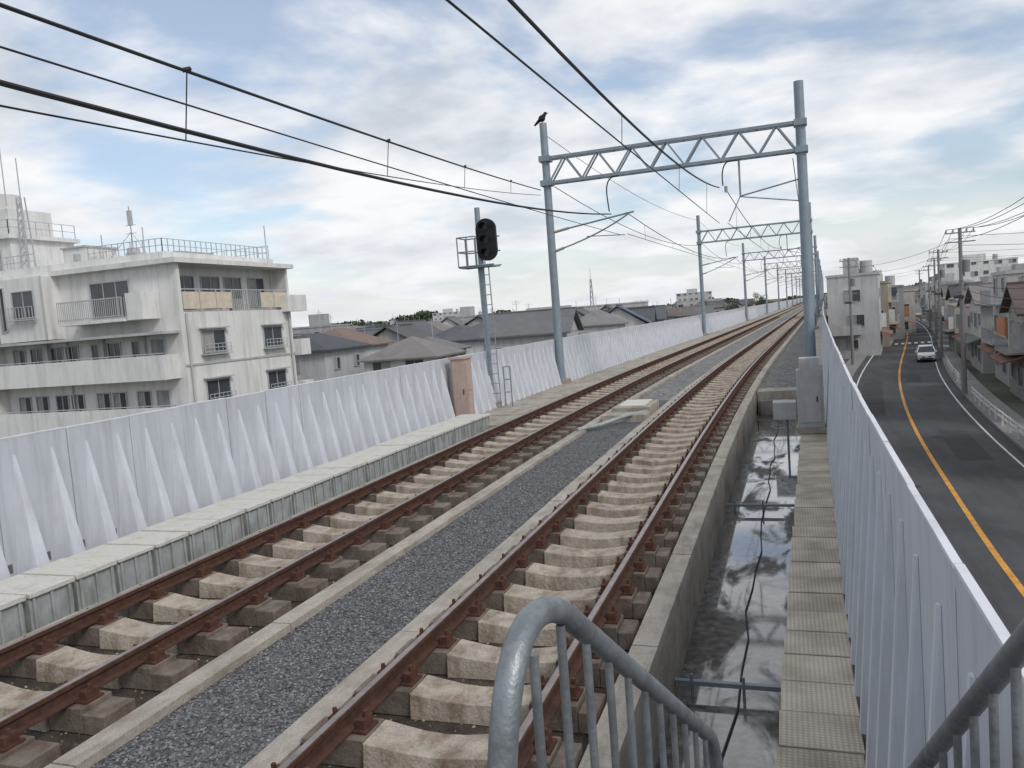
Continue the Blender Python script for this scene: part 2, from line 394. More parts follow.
mb.box(-4.57+o,-3.43+o,19.6,20.2,-.44,-.12,'kerb'); mb.box(-4.50+o,-3.5+o,20.6,22.2,-.44,-.06,'kerb'); mb.box(-4.35+o,-3.65+o,20.75,22.05,-.059,-.02,'lid')
mb.tube([(-4.7,17.9,-.2),(-4.3,18.5,-.19),(-3.8,19.4,-.10),(-3.5,20.5,-.17)],.05,'trough',8)
mb.obj('concrete_drain_box',bevel=.01)
# ------------------------------------------------------------------ barriers
def barrier(xf,side,ztop,zbot,name,ribp,rbase,th,wb):
    mb=MB(); mod=1.08; y=-6.0
    while y<YEND:
        L=mod if y<170 else mod*6
        xa=xf(y);xb=xf(y+L); g=.006 if y<170 else .02
        t=-th*side
        jz=U(-.005,.005); jx=U(-.005,.005)
        xa+=jx; xb+=jx
        def q(x0,x1,ya,yb,xc,xd,z0,z1,k):
            mb.add([(x0,ya,z0),(x1,ya,z0),(xd,yb,z0),(xc,yb,z0),(x0,ya,z1),(x1,ya,z1),(xd,yb,z1),(xc,yb,z1)],[(0,3,2,1),(4,5,6,7),(0,1,5,4),(1,2,6,5),(2,3,7,6),(3,0,4,7)],k)
        q(xa,xa+t,y+g,y+L-g,xb,xb+t,zbot,ztop+jz,'wall')
        q(xa+.004*side,xa+t-.004*side,y+g,y+L-g,xb+.004*side,xb+t-.004*side,ztop+jz+.001,ztop+jz+.016,'wallcap')
        q(xa+t*1.2,xa+t*1.8,y,y+L,xb+t*1.2,xb+t*1.8,zbot-.9,ztop-.05,'aptgrey')
        if y<130:
            for fr in (.27,.77):
                yc=y+mod*fr; x=xf(yc)+jx; zb=rbase; zt=ztop-.22
                wt=.018; p=ribp*side; pt=.015*side; e=.001*side
                mb.add([(x+e,yc-wb,zb),(x+e,yc+wb,zb),(x+p,yc+wb*.6,zb),(x+p,yc-wb*.6,zb),(x+e,yc-wt,zt),(x+e,yc+wt,zt),(x+pt,yc+wt*.6,zt),(x+pt,yc-wt*.6,zt)],
                       [(0,1,2,3),(4,7,6,5),(0,4,5,1),(1,5,6,2),(2,6,7,3),(3,7,4,0)],'rib')
                yd=y+mod*(fr+.25); x=xf(yd)+jx
                mb.box(min(x,x+.006*side),max(x,x+.006*side),yd-.06,yd+.06,zb+.16,zb+.27,'hole')
        y+=L
    return mb.obj(name)
barrier(lambda y:XL+off(y),1,ZWT,-1.0,'noise_barrier',.30,-.30,.07,.17)
barrier(lambda y:wx(y),-1,ZRT,-1.0,'noise_barrier',.15,-.46,.02,.075)
# walkway
mb=MB(); y=1.4
while y<200:
    L=.5
    xa=wx(y)-.66; xb=wx(y)-.125
    z=-.5+U(-.005,.005) if y<26 else -.36
    j=U(-.008,.008)
    mb.box(xa+j,xb+j,y+.008,y+L-.008,z-.04,z,'walk')
    y+=L
mb.obj('walkway',bevel=.004)
mb=MB(); yy=[y for y in Ys if y<=25]
def sweepw(mb,sec,ys,k): sweep(mb,sec,ys,k,of=wx)
sweepw(mb,rect(-.66,-.60,ZF+.001,-.55),yy,'conc'); sweepw(mb,rect(-.14,-.09,ZF+.001,-.55),yy,'conc')
mb.obj('walkway_support')
mb=MB()
for y in (7.0,13.5):
    mb.box(-1.1,wx(y)-.68,y,y+.05,ZF+.10,ZF+.14,'steel')
    for xx in (-.95,-.5): mb.tube([(xx,y+.02,ZF),(xx,y+.02,ZF+.2)],.015,'steel',6)
pc=[]; 
for i in range(30):
    y=3+i*.76; pc.append((-.62+.3*(i/29)+.03*math.sin(i*1.3)+.02*math.sin(i*2.9),y,ZF+.015))
mb.tube(pc,.009,'wire',6)
mb.obj('channel_bracket')
# ------------------------------------------------------------------ portals
def portal(Y,ztop=10.0):
    e=bpy.data.objects.new('catenary_portal',None); bpy.context.scene.collection.objects.link(e)
    o=off(Y); xl=-8.95+o if Y<50 else -8.75+o; xr=.50+o if Y<50 else wx(Y)-.75
    mb=MB()
    mb.tube([(xl,Y,-.45),(xl,Y,ztop)],[.17,.145],'steel',14); mb.tube([(xr,Y,-1.0),(xr,Y,ztop+.05)],[.19,.17],'steel',14)
    mb.box(xl-.32,xl+.32,Y-.32,Y+.32,-.45,-.1,'kerb'); mb.box(xr-.35,xr+.35,Y-.35,Y+.35,-.5,-.1,'kerb')
    a=mb.obj('poles',parent=e); smooth_obj(a)
    mb=MB(); zb,zt=7.66,8.62
    x0=xl+.14;x1=xr-.16
    for dy in (-.17,.17):
        mb.bar((x0,Y+dy,zt),(x1,Y+dy,zt),.09,.11,'steel'); mb.bar((x0,Y+dy,zb),(x1,Y+dy,zb),.09,.11,'steel')
        n=14
        for i in range(n):
            xa=x0+(x1-x0)*i/n; xb=x0+(x1-x0)*(i+1)/n
            if i%2==0: mb.bar((xa,Y+dy,zb),(xb,Y+dy,zt),.05,.06,'steel')
            else: mb.bar((xa,Y+dy,zt),(xb,Y+dy,zb),.05,.06,'steel')
    n=14
    for i in range(n+1):
        xa=x0+(x1-x0)*i/n
        mb.bar((xa,Y-.17,zt),(xa,Y+.17,zt),.04,.04,'steel'); mb.bar((xa,Y-.17,zb),(xa,Y+.17,zb),.04,.04,'steel')
    for xx in (xl,xr):
        mb.box(xx-.22,xx+.22,Y-.24,Y+.24,zt-.12,zt+.1,'steel'); mb.box(xx-.22,xx+.22,Y-.24,Y+.24,zb-.1,zb+.12,'steel')
    mb.obj('truss_beam',parent=e)
    mb=MB()
    def arc(p0,p1,p2,n=8):
        r=[]
        for i in range(n+1):
            t=i/n; r.append(tuple((1-t)**2*a+2*t*(1-t)*b+t*t*c for a,b,c in zip(p0,p1,p2)))
        return r
    mb.tube([(xl+.15,Y,5.75),(xl+.75,Y,5.85)],.055,'insul',8)
    mb.tube([(xl+.7,Y,5.84),(CL+.3+o,Y,6.2)],.036,'steel',6)
    mb.tube([(xl+.15,Y,5.0),(xl+.5,Y,5.1)],.055,'insul',8)
    mb.tube(arc((xl+.5,Y,5.1),(CL-1+o,Y,5.5),(CL+.1+o,Y,6.15)),.032,'steel',6)
    mb.tube([(CL-1.6+o,Y,5.45),(CL-.1+o,Y,5.36)],.02,'steel',6)
    mb.tube(arc((CL-.2+o,Y,7.6),(CL-.75+o,Y,7.7),(CL-.7+o,Y,6.9))+[(CL-.65+o,Y,6.3)],.026,'wire',6)
    c=CR+.1+o
    mb.tube([(c+.5,Y,7.6),(c+.5,Y,6.3)],.04,'steel',6)
    mb.tube(arc((c+.45,Y,7.6),(c-.2,Y,7.8),(c-.1,Y,6.75)),.026,'wire',6)
    mb.tube([(c+.5,Y,6.32),(c+.05,Y,5.42)],.022,'steel',6)
    mb.tube([(c+.5,Y,6.3),(xr-.17,Y,6.65)],.03,'steel',6)
    mb.tube([(xr-.17,Y,5.9),(c+.5,Y,6.28)],.024,'steel',6)
    mb.tube([(c+.0,Y,6.72),(c,Y,6.5)],.06,'insul',8)
    a=mb.obj('registration_arms',parent=e); smooth_obj(a)
    return xl,xr
PY=[31,71,111,151,191,231,271,311,351,391]
PP=[portal(p) for p in PY]
def sag(p,q,s,n=14,):
    r=[]
    for i in range(n+1):
        t=i/n; a=[u+(v-u)*t for u,v in zip(p,q)]; a[2]-=s*4*t*(1-t); r.append(tuple(a))
    return r
mb=MB()
wa=lambda n:sag((-4.15,-10,4.42),(-8.95,31,7.45),.20,n)
wb_=lambda n:sag((-4.35,-10,3.5),(-8.95,31,7.25),.34,n)
mb.tube(wa(24),.019,'wire',6)
mb.tube(wb_(24),.010,'wire',6)
for t in (.43,.585,.72,.86):
    a=wa(200)[int(t*200)]; b=wb_(200)[int(t*200)]
    mb.tube([a,b],.008,'wire',5)
    mb.tube([(a[0],a[1]-.05,a[2]),(a[0],a[1]+.05,a[2]+.04)],.03,'wire',6)
mb.tube(sag((-5.9,-10,5.0),(-6.2,31,6.2),.75,24),.026,'wire',6)
mb.tube(sag((-5.9,-10,4.95),(-5.9,31,5.38),.12,24),.010,'wire',6)
r3=lambda:sag((CR,-10,5.92),(CR+.15,31,6.7),.95,24)
r2_=lambda:sag((CR,-10,4.55),(CR+.1,31,5.4),.04,24)
mb.tube(r3(),.021,'wire',6)
mb.tube(r2_(),.011,'wire',6)
for i in range(5,24,4): mb.tube([r3()[i],r2_()[i]],.006,'wire',5)
for i,(a,b) in enumerate(zip(PY[:-1],PY[1:])):
    oa,ob=off(a),off(b)
    for c,zc in ((CL,6.2),(CR+.1,6.6)):
        m1=sag((c+oa,a,zc),(c+ob,b,zc),.7,12); m2=sag((c+oa,a,5.38),(c+ob,b,5.38),.03,12)
        mb.tube(m1,.016,'wire',5); mb.tube(m2,.012,'wire',5)
        for j in range(1,12,2): mb.tube([m1[j],m2[j]],.006,'wire',4)
    xa,xb=PP[i][0],PP[i+1][0]
    mb.tube(sag((xa+.3,a,7.5),(xb+.3,b,7.5),.8,12),.016,'wire',5)
    mb.tube(sag((xa,a,9.6),(xb,b,9.6),.6,12),.012,'wire',5)
    xa,xb=PP[i][1],PP[i+1][1]
    mb.tube(sag((xa-.3,a,7.4),(xb-.3,b,7.4),.8,12),.016,'wire',5)
mb.obj('overhead_wires')
# crow
mb=MB(); cx,cy,cz=PP[0][0]-.03,31,10.0
mb.sphere((cx,cy,cz+.19),.12,'crow',(1.2,.8,1.15)); mb.sphere((cx+.15,cy,cz+.36),.065,'crow',(1.15,.9,1))
mb.tube([(cx+.06,cy,cz+.25),(cx+.14,cy,cz+.35)],[.095,.06],'crow',8)
mb.tube([(cx+.19,cy,cz+.36),(cx+.29,cy,cz+.35)],[.024,.004],'crow',6)
mb.tube([(cx-.06,cy,cz+.16),(cx-.2,cy,cz+.05),(cx-.32,cy,cz-.05)],[.08,.055,.035],'crow',6)
mb.tube([(cx,cy+.03,cz+.1),(cx,cy+.03,cz)],.01,'crow',5); mb.tube([(cx,cy-.03,cz+.1),(cx,cy-.03,cz)],.01,'crow',5)
o=mb.obj('crow'); smooth_obj(o,60)
# ------------------------------------------------------------------ signal
e=bpy.data.objects.new('railway_signal',None); bpy.context.scene.collection.objects.link(e)
sx,sy=-8.95,23.7
mb=MB()
mb.tube([(sx,sy,-.45),(sx,sy,6.0)],[.1,.085],'steel',12); mb.box(sx-.25,sx+.25,sy-.25,sy+.25,-.45,-.12,'kerb')
a=mb.obj('mast',parent=e); smooth_obj(a)
mb=MB()
hx=sx+.28; hy=sy-.15; hz=4.98
vs=[];N=28
for dy in (0,.12):
    for i in range(N):
        a=2*math.pi*i/N; vs.append((hx+.33*math.cos(a),hy+dy,hz+.33*math.sin(a)+(.32 if math.sin(a)>0 else -.32)))
fs=[tuple(range(N)),tuple(range(2*N-1,N-1,-1))]+[(i,i+N,(i+1)%N+N,(i+1)%N) for i in range(N)]
mb.add(vs,fs,'black')
for dz in (-.4,0,.4):
    mb.tube([(hx,hy-.01,hz+dz),(hx,hy-.03,hz+dz)],.11,'lens',14)
    v=[];f=[]
    for i in range(11):
        a=math.pi*(-.1+1.2*i/10)
        v+=[(hx+.135*math.cos(a),hy-.005,hz+dz+.135*math.sin(a)),(hx+.14*math.cos(a),hy-.24,hz+dz+.135*math.sin(a)-.02)]
    for i in range(10): f.append((2*i,2*i+1,2*i+3,2*i+2))
    mb.add(v,f,'black')
mb.bar((sx,sy,5.4),(hx,hy+.1,5.4),.06,.06,'black'); mb.bar((sx,sy,4.6),(hx,hy+.1,4.6),.06,.06,'black')
mb.obj('signal_head',parent=e)
mb=MB()
z0=4.2
for dz in (0,.45,.9):
    for p,q in (((sx-.62,sy-.35),(sx+.55,sy-.35)),((sx-.62,sy+.35),(sx+.55,sy+.35)),((sx-.62,sy-.35),(sx-.62,sy+.35))):
        if dz>0 and p[1]<sy and q[0]>sx: q=(sx-.02,q[1])
        mb.tube([(p[0],p[1],z0+dz),(q[0],q[1],z0+dz)],.022,'steel',6)
for xx in (-.62,-.3,0.):
    for dy in (-.35,.35): mb.tube([(sx+xx,sy+dy,z0),(sx+xx,sy+dy,z0+.9)],.02,'steel',6)
mb.box(sx-.62,sx+.5,sy-.35,sy+.35,z0-.05,z0-.01,'steel')
mb.obj('service_platform',parent=e)
mb=MB()
def ladder(mb,p0,p1,w,step=.3,r=.018):
    p0=Vector(p0);p1=Vector(p1); d=Vector((w/2,0,0))
    mb.tube([p0-d,p1-d],r,'steel',6); mb.tube([p0+d,p1+d],r,'steel',6)
    L=(p1-p0).length; n=int(L/step)
    for i in range(1,n): 
        p=p0.lerp(p1,i/n); mb.tube([p-d,p+d],r*.7,'steel',5)
ladder(mb,(sx+.25,sy-.3,-.42),(sx+.14,sy-.2,z0),.34)
for xx in (.5,.72): mb.tube([(sx+xx,sy-.1,-.4),(sx+xx,sy-.1,1.0)],.022,'steel',6)
for zz in (1.0,.6,.2): mb.tube([(sx+.5,sy-.1,zz),(sx+.72,sy-.1,zz)],.018,'steel',6)
mb.obj('ladder',parent=e)
mb=MB(); x,y=-8.62,20.6
mb.box(x-.22,x+.22,y-.22,y+.22,-.26,1.48,'brown'); mb.box(x-.26,x+.26,y-.26,y+.26,1.481,1.54,'brown'); mb.box(x-.26,x+.26,y-.26,y+.26,-.269,-.261,'kerb')
mb.box(x-.18,x+.18,y-.238,y-.222,-.2,1.4,'brown'); mb.box(x+.11,x+.14,y-.255,y-.239,.5,.65,'dark')
mb.box(x+.222,x+.235,y-.19,y+.19,-.2,.55,'brown'); mb.box(x+.222,x+.235,y-.19,y+.19,.6,1.4,'brown')
mb.obj('relay_cabinet',bevel=.01)
mb=MB(); x,y=.42,18.6
mb.box(x-.27,x+.27,y-.25,y+.25,-.36,.9,'boxgrey'); mb.box(x-.2,x+.2,y-.2,y+.2,.901,1.15,'boxgrey'); mb.box(x-.31,x+.31,y-.3,y+.3,-.489,-.361,'kerb')
mb.box(x-.22,x+.22,y-.266,y-.252,-.25,.8,'boxgrey'); mb.box(x+.12,x+.15,y-.28,y-.267,.2,.32,'dark')
mb.box(x-.8,x-.29,y+.6,y+1.1,-.3,.1,'boxgrey')
mb.tube([(x-.5,y+.8,ZF),(x-.5,y+.8,-.31)],.03,'steel',6)
mb.obj('trackside_cabinet',bevel=.012)
# ------------------------------------------------------------------ platform-end handrails & stair
def bez(p,n=8):
    r=[]
    for i in range(n+1):
        t=i/n; r.append(tuple((1-t)**2*a+2*t*(1-t)*b+t*t*c for a,b,c in zip(*p)))
    return r
mb=MB()
xh=-.408
A=(xh+.005,1.34,1.968); B=(-.295,2.52,1.11)
path=[(xh-.018,1.03,1.0),(xh-.018,1.03,1.74)]+bez([(xh-.018,1.03,1.74),(xh,1.03,2.135),A],12)[1:]+[B]+bez([B,(-.29,2.58,1.06),(-.285,2.60,.93)],5)[1:]+[(-.285,2.60,-.45)]
mb.tube(path,.0225,'galv',18)
def pt(y):
    t=(y-A[1])/(B[1]-A[1]); return (A[0]+(B[0]-A[0])*t, y, A[2]+(B[2]-A[2])*t)
p=pt(1.09);q=pt(2.56)
mb.tube([(p[0],p[1],p[2]-.85),(q[0],q[1],q[2]-.85)],.015,'galv',10)
y=1.20
while y<2.52:
    a=pt(y); zt=a[2]-.005 if y>1.33 else 1.95
    mb.tube([(a[0],y,a[2]-.85),(a[0],y,zt)],.0085,'galv',10); y+=.125
mb.tube([(-.52,1.03,1.0),(-.52,1.03,1.55)]+bez([(-.52,1.03,1.55),(-.52,1.03,1.585),(-.49,1.03,1.585)],6)[1:]+bez([(-.47,1.03,1.585),(-.43,1.03,1.585),(-.43,1.03,1.54)],6),.010,'galv',10)
o=mb.obj('stair_handrail'); smooth_obj(o,60)
mb=MB()
A2=Vector((.36,1.42,1.96));B2=Vector((.25,2.45,1.03))
mb.tube([(.37,1.0,1.0)]+[(.37,1.0,1.85)]+bez([(.37,1.0,1.85),(.37,1.0,2.15),tuple(A2)],8)[1:]+[tuple(B2),(.245,2.5,.9),(.245,2.5,-.45)],.0215,'galv',18)
mb.tube([tuple(A2-Vector((0,0,.85))),tuple(B2-Vector((0,0,.85)))],.015,'galv',10)
for i in range(1,9):
    p=A2.lerp(B2,i/9); mb.tube([tuple(p-Vector((0,0,.85))),tuple(p)],.0085,'galv',10)
o=mb.obj('stair_handrail'); smooth_obj(o,60)
mb=MB()
mb.box(-2.2,.38,-3,.9,.9,1.0,'conc'); mb.box(-2.2,.3,-3,.8,ZF,.899,'conc')
for i in range(8):
    mb.box(-.36,.2,.92+i*.2,1.14+i*.2,.8-i*.17,.83-i*.17,'galv')
mb.obj('platform_end_stair')
# ------------------------------------------------------------------ ground, road
mb=MB(); 
S=6000; mb.add([(-S,-300,-5.3),(S,-300,-5.3),(S,S,-5.3),(-S,S,-5.3)],[(0,1,2,3)],'ground'); mb.obj('ground')
RT=[(-60,5.0),(0,5.0),(22,5.1),(31,5.4),(45,6.1),(59,7.2),(75,8.9),(90,10.9),(110,13.8),(140,18.0),(180,22.5),(240,27),(320,30),(420,31)]
def rx(y): return interp(RT,y)
ry=[-60+3*i for i in range(0,160)]
def rstrip(mb,a,b,z,k,ys=ry,zb=None):
    vs=[];fs=[]
    for y in ys:
        s=(rx(y+.5)-rx(y-.5)); nx=1/math.sqrt(1+s*s); ny=-s*nx
        vs+=[(rx(y)+a*nx,y+a*ny,z),(rx(y)+b*nx,y+b*ny,z)]
        if zb is not None: vs+=[(rx(y)+b*nx,y+b*ny,zb),(rx(y)+a*nx,y+a*ny,zb)]
    n=2 if zb is None else 4
    for i in range(len(ys)-1):
        if n==2: fs.append((2*i,2*i+1,2*i+3,2*i+2))
        else:
            for j in range(4):
                p=4*i+j;q=4*i+(j+1)%4; fs.append((p,q,q+4,p+4))
    mb.add(vs,fs,k)
mb=MB(); rstrip(mb,-3.7,3.7,-5.0,'asph')
rstrip(mb,1.0,2.3,-4.996,'patch',[38+i for i in range(9)]); rstrip(mb,-2.6,-1.2,-4.996,'patch',[52+i for i in range(20)]); rstrip(mb,.5,1.6,-4.996,'patch',[70+i for i in range(8)])
mb.obj('road')
mb=MB(); rstrip(mb,3.702,5.3,-4.86,'pave',zb=-5.29); mb.obj('pavement')
mb=MB(); rstrip(mb,-5.2,-3.702,-4.86,'pave',zb=-5.29); mb.obj('pavement')
mb=MB(); rstrip(mb,-.085,.085,-4.992,'orange'); mb.obj('road_centre_line')
mb=MB(); rstrip(mb,3.05,3.15,-4.992,'white'); rstrip(mb,-3.17,-3.05,-4.992,'white'); mb.obj('road_edge_line')
mb=MB()
for i in range(8):
    a=-3.0+i*.8; y=118; mb.add([(rx(y)+a,y,-4.988),(rx(y)+a+.4,y,-4.988),(rx(y+3)+a+.4,y+3,-4.988),(rx(y+3)+a,y+3,-4.988)],[(0,1,2,3)],'white')
mb.obj('zebra_crossing')
for (xx,yy_) in ((6.8,44),(4.2,33),(9.6,70)):
    mb=MB(); mb.tube([(xx,yy_,-4.996),(xx,yy_,-4.99)],.32,'dark',20); mb.obj('manhole_cover')
mb=MB()
def gr(y0,y1,a):
    y=y0
    while y<y1:
        x=rx(y)+a; mb.tube([(x,y,-4.86),(x,y,-4.1)],.05,'white',8)
        y2=y+2; x2=rx(y2)+a
        for z in (-4.2,-4.45): mb.bar((x,y,z),(x2,y2,z),.05,.11,'white')
        y+=2
gr(28,58,3.95); gr(66,84,3.95)
mb.obj('guardrail')
def upole(x,y,h=11,arm=1.8):
    mb=MB(); z=-4.87
    mb.tube([(x,y,z),(x,y,z+h)],[.17,.11],'polec',10)
    for dz in (.3,.9): mb.bar((x-arm/2,y,z+h-dz),(x+arm/2,y,z+h-dz),.08,.08,'steel')
    for dx in (-.8,-.4,.4,.8):
        mb.tube([(x+dx,y,z+h-.26),(x+dx,y,z+h-.06)],.05,'insul',6)
    mb.tube([(x+.32,y,z+h-2.9),(x+.32,y,z+h-2.1)],.22,'polec',12); mb.bar((x,y,z+h-2.2),(x+.3,y,z+h-2.2),.06,.06,'steel')
    mb.bar((x-.9,y,z+h-3.6),(x+.7,y,z+h-3.6),.06,.06,'steel')
    mb.box(x-.5,x+.1,y-.2,y-.12,z+h-4.6,z+h-4.4,'dark')
    o=mb.obj('utility_pole'); smooth_obj(o)
rp=[(rx(y)+3.75,y) for y in (25,60,92,122,155,190)]
for x,y in rp: upole(x,y)
lp=[(rx(y)-4.4,y) for y in (88,118,150,190)]
for x,y in lp: upole(x,y,10.8)
mb=MB()
def wires(seq,h):
    for (xa,ya),(xb,yb) in zip(seq[:-1],seq[1:]):
        for dx,dz in ((-.8,0),(-.4,0),(.4,0),(.8,0),(-.6,-.6),(0,-3.4),(.1,-3.9),(-.1,-4.3)):
            mb.tube(sag((xa+dx,ya,-4.87+h-.05+dz),(xb+dx,yb,-4.87+h-.05+dz),.6,8),.016,'wire',4)
wires(rp,11); wires(lp,10.8)
for i in (1,2,3,4): mb.tube(sag((rp[i][0],rp[i][1],5.5),(lp[i-1][0],lp[i-1][1],5),.5,8),.013,'wire',4)
for a,b,c,d,e1,f1 in ((1,40,70,7,5.6,0),(1,36,62,5.2,5.0,0),(2,50,85,5,5.2,0),(2,46,96,6.2,5.8,0),(3,60,112,5.6,5.8,0)):
    mb.tube(sag((rp[a][0],rp[a][1],e1),(b,c,d),.6,8),.014,'wire',4)
mb.obj('power_lines')
# distant radio mast
mb=MB(); x,y=-69.5,300
for dx,dy in ((-1,-1),(1,-1),(1,1),(-1,1)): mb.bar((x+dx,y+dy,-5.3),(x+dx*.2,y+dy*.2,15),.16,.16,'steel')
for i in range(10):
    z=-5+i*2; s=1-.8*(z+5)/20; s2=1-.8*(z+7)/20
    mb.bar((x-s,y-s,z),(x+s2,y-s2,z+2),.1,.1,'steel'); mb.bar((x+s,y-s,z),(x-s2,y-s2,z+2),.1,.1,'steel')
mb.tube([(x,y,15),(x,y,19)],.08,'steel',6); mb.obj('radio_mast')
# ------------------------------------------------------------------ windows helper
def win(mb,face,a,b,z0,z1,c,bars=1,k='glass'):
    d={'+x':(0,1),'-x':(0,-1),'+y':(1,1),'-y':(1,-1)}[face]
    def bx(a0,a1,z0,z1,t0,t1,k):
        lo,hi=sorted((c+d[1]*t0,c+d[1]*t1))
        if d[0]==0: mb.box(lo,hi,a0,a1,z0,z1,k)
        else: mb.box(a0,a1,lo,hi,z0,z1,k)
    bx(a,b,z0,z1,.002,.02,k)
    w=.06
    bx(a-w,a,z0-w,z1+w,.003,.07,'frame'); bx(b,b+w,z0-w,z1+w,.003,.07,'frame')
    bx(a,b,z1,z1+w,.003,.07,'frame'); bx(a,b,z0-w,z0,.003,.09,'frame')
    for i in range(1,bars+1):
        m=a+(b-a)*i/(bars+1); bx(m-.025,m+.025,z0,z1,.021,.05,'frame')
    if R()<.5: 
        m=a+(b-a)*(.5 if bars else .45); bx(a+.03,m-.03,z0+.03,z1-.03,.0205,.024,'curtain')
# ------------------------------------------------------------------ apartment building
e=bpy.data.objects.new('apartment_building',None); bpy.context.scene.collection.objects.link(e)
mb=MB()
X0,X1,Y0,Y1=-62,-32,36.6,47.2
mb.box(X0,X1,Y0,Y1,-5.28,4.25,'apt')
mb.box(X0,X1-1.3,Y0,Y1,4.251,7.0,'apt')
mb.box(X0-.2,X1+.35,Y0-.5,Y1+.35,7.001,7.28,'apt')
mb.box(X0,X1-1.0,Y0+.3,Y0+.5,7.281,7.75,'apt'); mb.box(X1-1.2,X1-1.0,Y0+.52,Y1,7.281,7.75,'apt')
mb.box(X1-1.28,X1+.02,Y1-.2,Y1,4.251,7.0,'apt')
mb.box(X1-1.28,X1+.02,Y0,Y0+.25,4.251,7.0,'apt')
mb.box(X1-.02,X1+.55,Y1-1.0,Y1+1.2,4.1,5.2,'apt')
for z in (2.2,-.7,-3.6): mb.box(X1-.02,X1+.6,Y1+.002,Y1+1.1,z-1.1,z,'apt')
for z in (1.25,-1.65): mb.box(X1+.002,X1+.06,Y0,Y1,z-.06,z+.06,'aptgrey')
mb.tube([(X1+.1,Y0+.35,-5.2),(X1+.1,Y0+.35,4.2)],.06,'aptgrey',8); mb.tube([(X1+.1,Y1-.4,-5.2),(X1+.1,Y1-.4,4.1)],.06,'aptgrey',8)
mb.obj('walls',parent=e)
mb=MB()
for z in (2.5,-.42,-3.3):
    for yc,w in ((39.1,2.0),(44.9,1.9)):
        win(mb,'+x',yc-w/2,yc+w/2,z-.62,z+.62,X1,1)
        for i in range(3):
            zz=z-.6+i*.22; mb.bar((X1+.32,yc-w/2-.15,zz),(X1+.32,yc+w/2+.15,zz),.03,.04,'frame')
        for q in range(7):
            yq=yc-w/2-.15+(w+.3)*q/6; mb.bar((X1+.32,yq,z-.7),(X1+.32,yq,z-.14),.025,.025,'frame')
        mb.box(X1+.05,X1+.4,yc-w/2-.2,yc+w/2+.2,z-.78,z-.72,'aptgrey')
        mb.box(X1+.05,X1+.35,yc-w/2-.2,yc+w/2+.2,z+.75,z+.82,'aptgrey')
for yc in (38.6,40.9,43.0,45.4): win(mb,'+x',yc-.8,yc+.8,4.6,6.4,X1-1.3,1)
n=7
for i in range(n):
    ya=Y0+.3+(Y1-Y0-.6)*i/n; yb=Y0+.3+(Y1-Y0-.6)*(i+1)/n
    if i in (3,4):
        for q in range(8): mb.bar((X1-.02,ya+(yb-ya)*q/8,4.3),(X1-.02,ya+(yb-ya)*q/8,5.5),.035,.035,'frame')
        if i==3: mb.box(X1-.35,X1-.12,ya+.1,yb-.3,4.26,5.0,'boxgrey')
    else: mb.box(X1-.04,X1+.0,ya+.04,yb-.04,4.42,5.4,'beige')
    mb.box(X1-.06,X1+.02,yb-.035,yb+.035,4.26,5.55,'frame')
mb.bar((X1-.02,Y0+.2,5.55),(X1-.02,Y1-.2,5.55),.07,.06,'frame')
def balc(xa,xb,z0,z1,depth=1.25,solid=True):
    yf=Y0-depth
    mb.box(xa,xb,yf,Y0-.002,z0-.18,z0,'apt')
    if solid:
        mb.box(xa,xb,yf,yf+.14,z0+.001,z1,'apt'); mb.box(xa,xa+.14,yf+.141,Y0-.002,z0+.001,z1,'apt'); mb.box(xb-.14,xb,yf+.141,Y0-.002,z0+.001,z1,'apt')
        mb.bar((xa,yf+.07,z1+.1),(xb,yf+.07,z1+.1),.05,.05,'frame')
        q=xa+.4
        while q<xb: mb.bar((q,yf+.07,z1),(q,yf+.07,z1+.1),.04,.04,'frame'); q+=1.1
    else:
        for q in range(int((xb-xa)/.14)+1): 
            x=xa+q*.14; mb.bar((x,yf+.03,z0),(x,yf+.03,z1),.03,.03,'frame')
        mb.bar((xa,yf+.03,z1),(xb,yf+.03,z1),.06,.06,'frame'); mb.bar((xa,yf+.03,z0+.15),(xb,yf+.03,z0+.15),.05,.05,'frame')
        for q in range(8): mb.bar((xb,yf+.03+q*.18,z0),(xb,yf+.03+q*.18,z1),.03,.03,'frame')
balc(-45.6,-32.4,.75,1.95); balc(-45.6,-31.9,-2.15,-.95); balc(-45.6,-32.4,-5.0,-3.9)
balc(-39.3,-34.6,4.15,5.3,1.5,False); 
mb.box(-34.5,-33.4,Y0-1.3,Y0-.002,4.0,5.5,'apt')
mb.box(-44.3,-40.6,Y0-1.2,Y0-.002,3.3,7.0,'apt')
win(mb,'-y',-42.9,-41.3,4.7,6.2,Y0-1.2,1)
for q in range(8): mb.bar((-43.0+q*.26,Y0-1.5,4.6),(-43.0+q*.26,Y0-1.5,5.3),.03,.03,'frame')
mb.bar((-43.05,Y0-1.5,5.3),(-41.15,Y0-1.5,5.3),.04,.04,'frame'); mb.box(-43.1,-41.1,Y0-1.55,Y0-1.29,4.52,4.58,'frame')
win(mb,'-y',-44.0,-43.6,4.0,6.5,Y0-1.2,0,'dark')
win(mb,'-y',-38.2,-35.4,4.3,6.3,Y0,2)
for z in (.80,-2.1,-4.9):
    for xa in (-44.8,-43.4,-41.8,-40.6,-38.6,-37.4,-35.6,-34.2):
        if int(xa*10)%3==0: win(mb,'-y',xa,xa+.85,z,z+2.0,Y0,0,'door')
        else: win(mb,'-y',xa,xa+.9,z+1.0,z+2.0,Y0,1)
for xa in (-42.2,-37.9,-34.9): 
    mb.box(xa,xa+.35,Y0-.25,Y0-.003,1.2,3.1,'aptgrey')
mb.box(-45.6,-32.2,Y0-1.3,Y0-.002,3.1,3.25,'aptgrey')
for xa,z in ((-39.2,.76),(-36.6,-2.14),(-43.9,-2.14)): mb.box(xa,xa+.8,Y0-.9,Y0-.55,z,z+.6,'boxgrey')
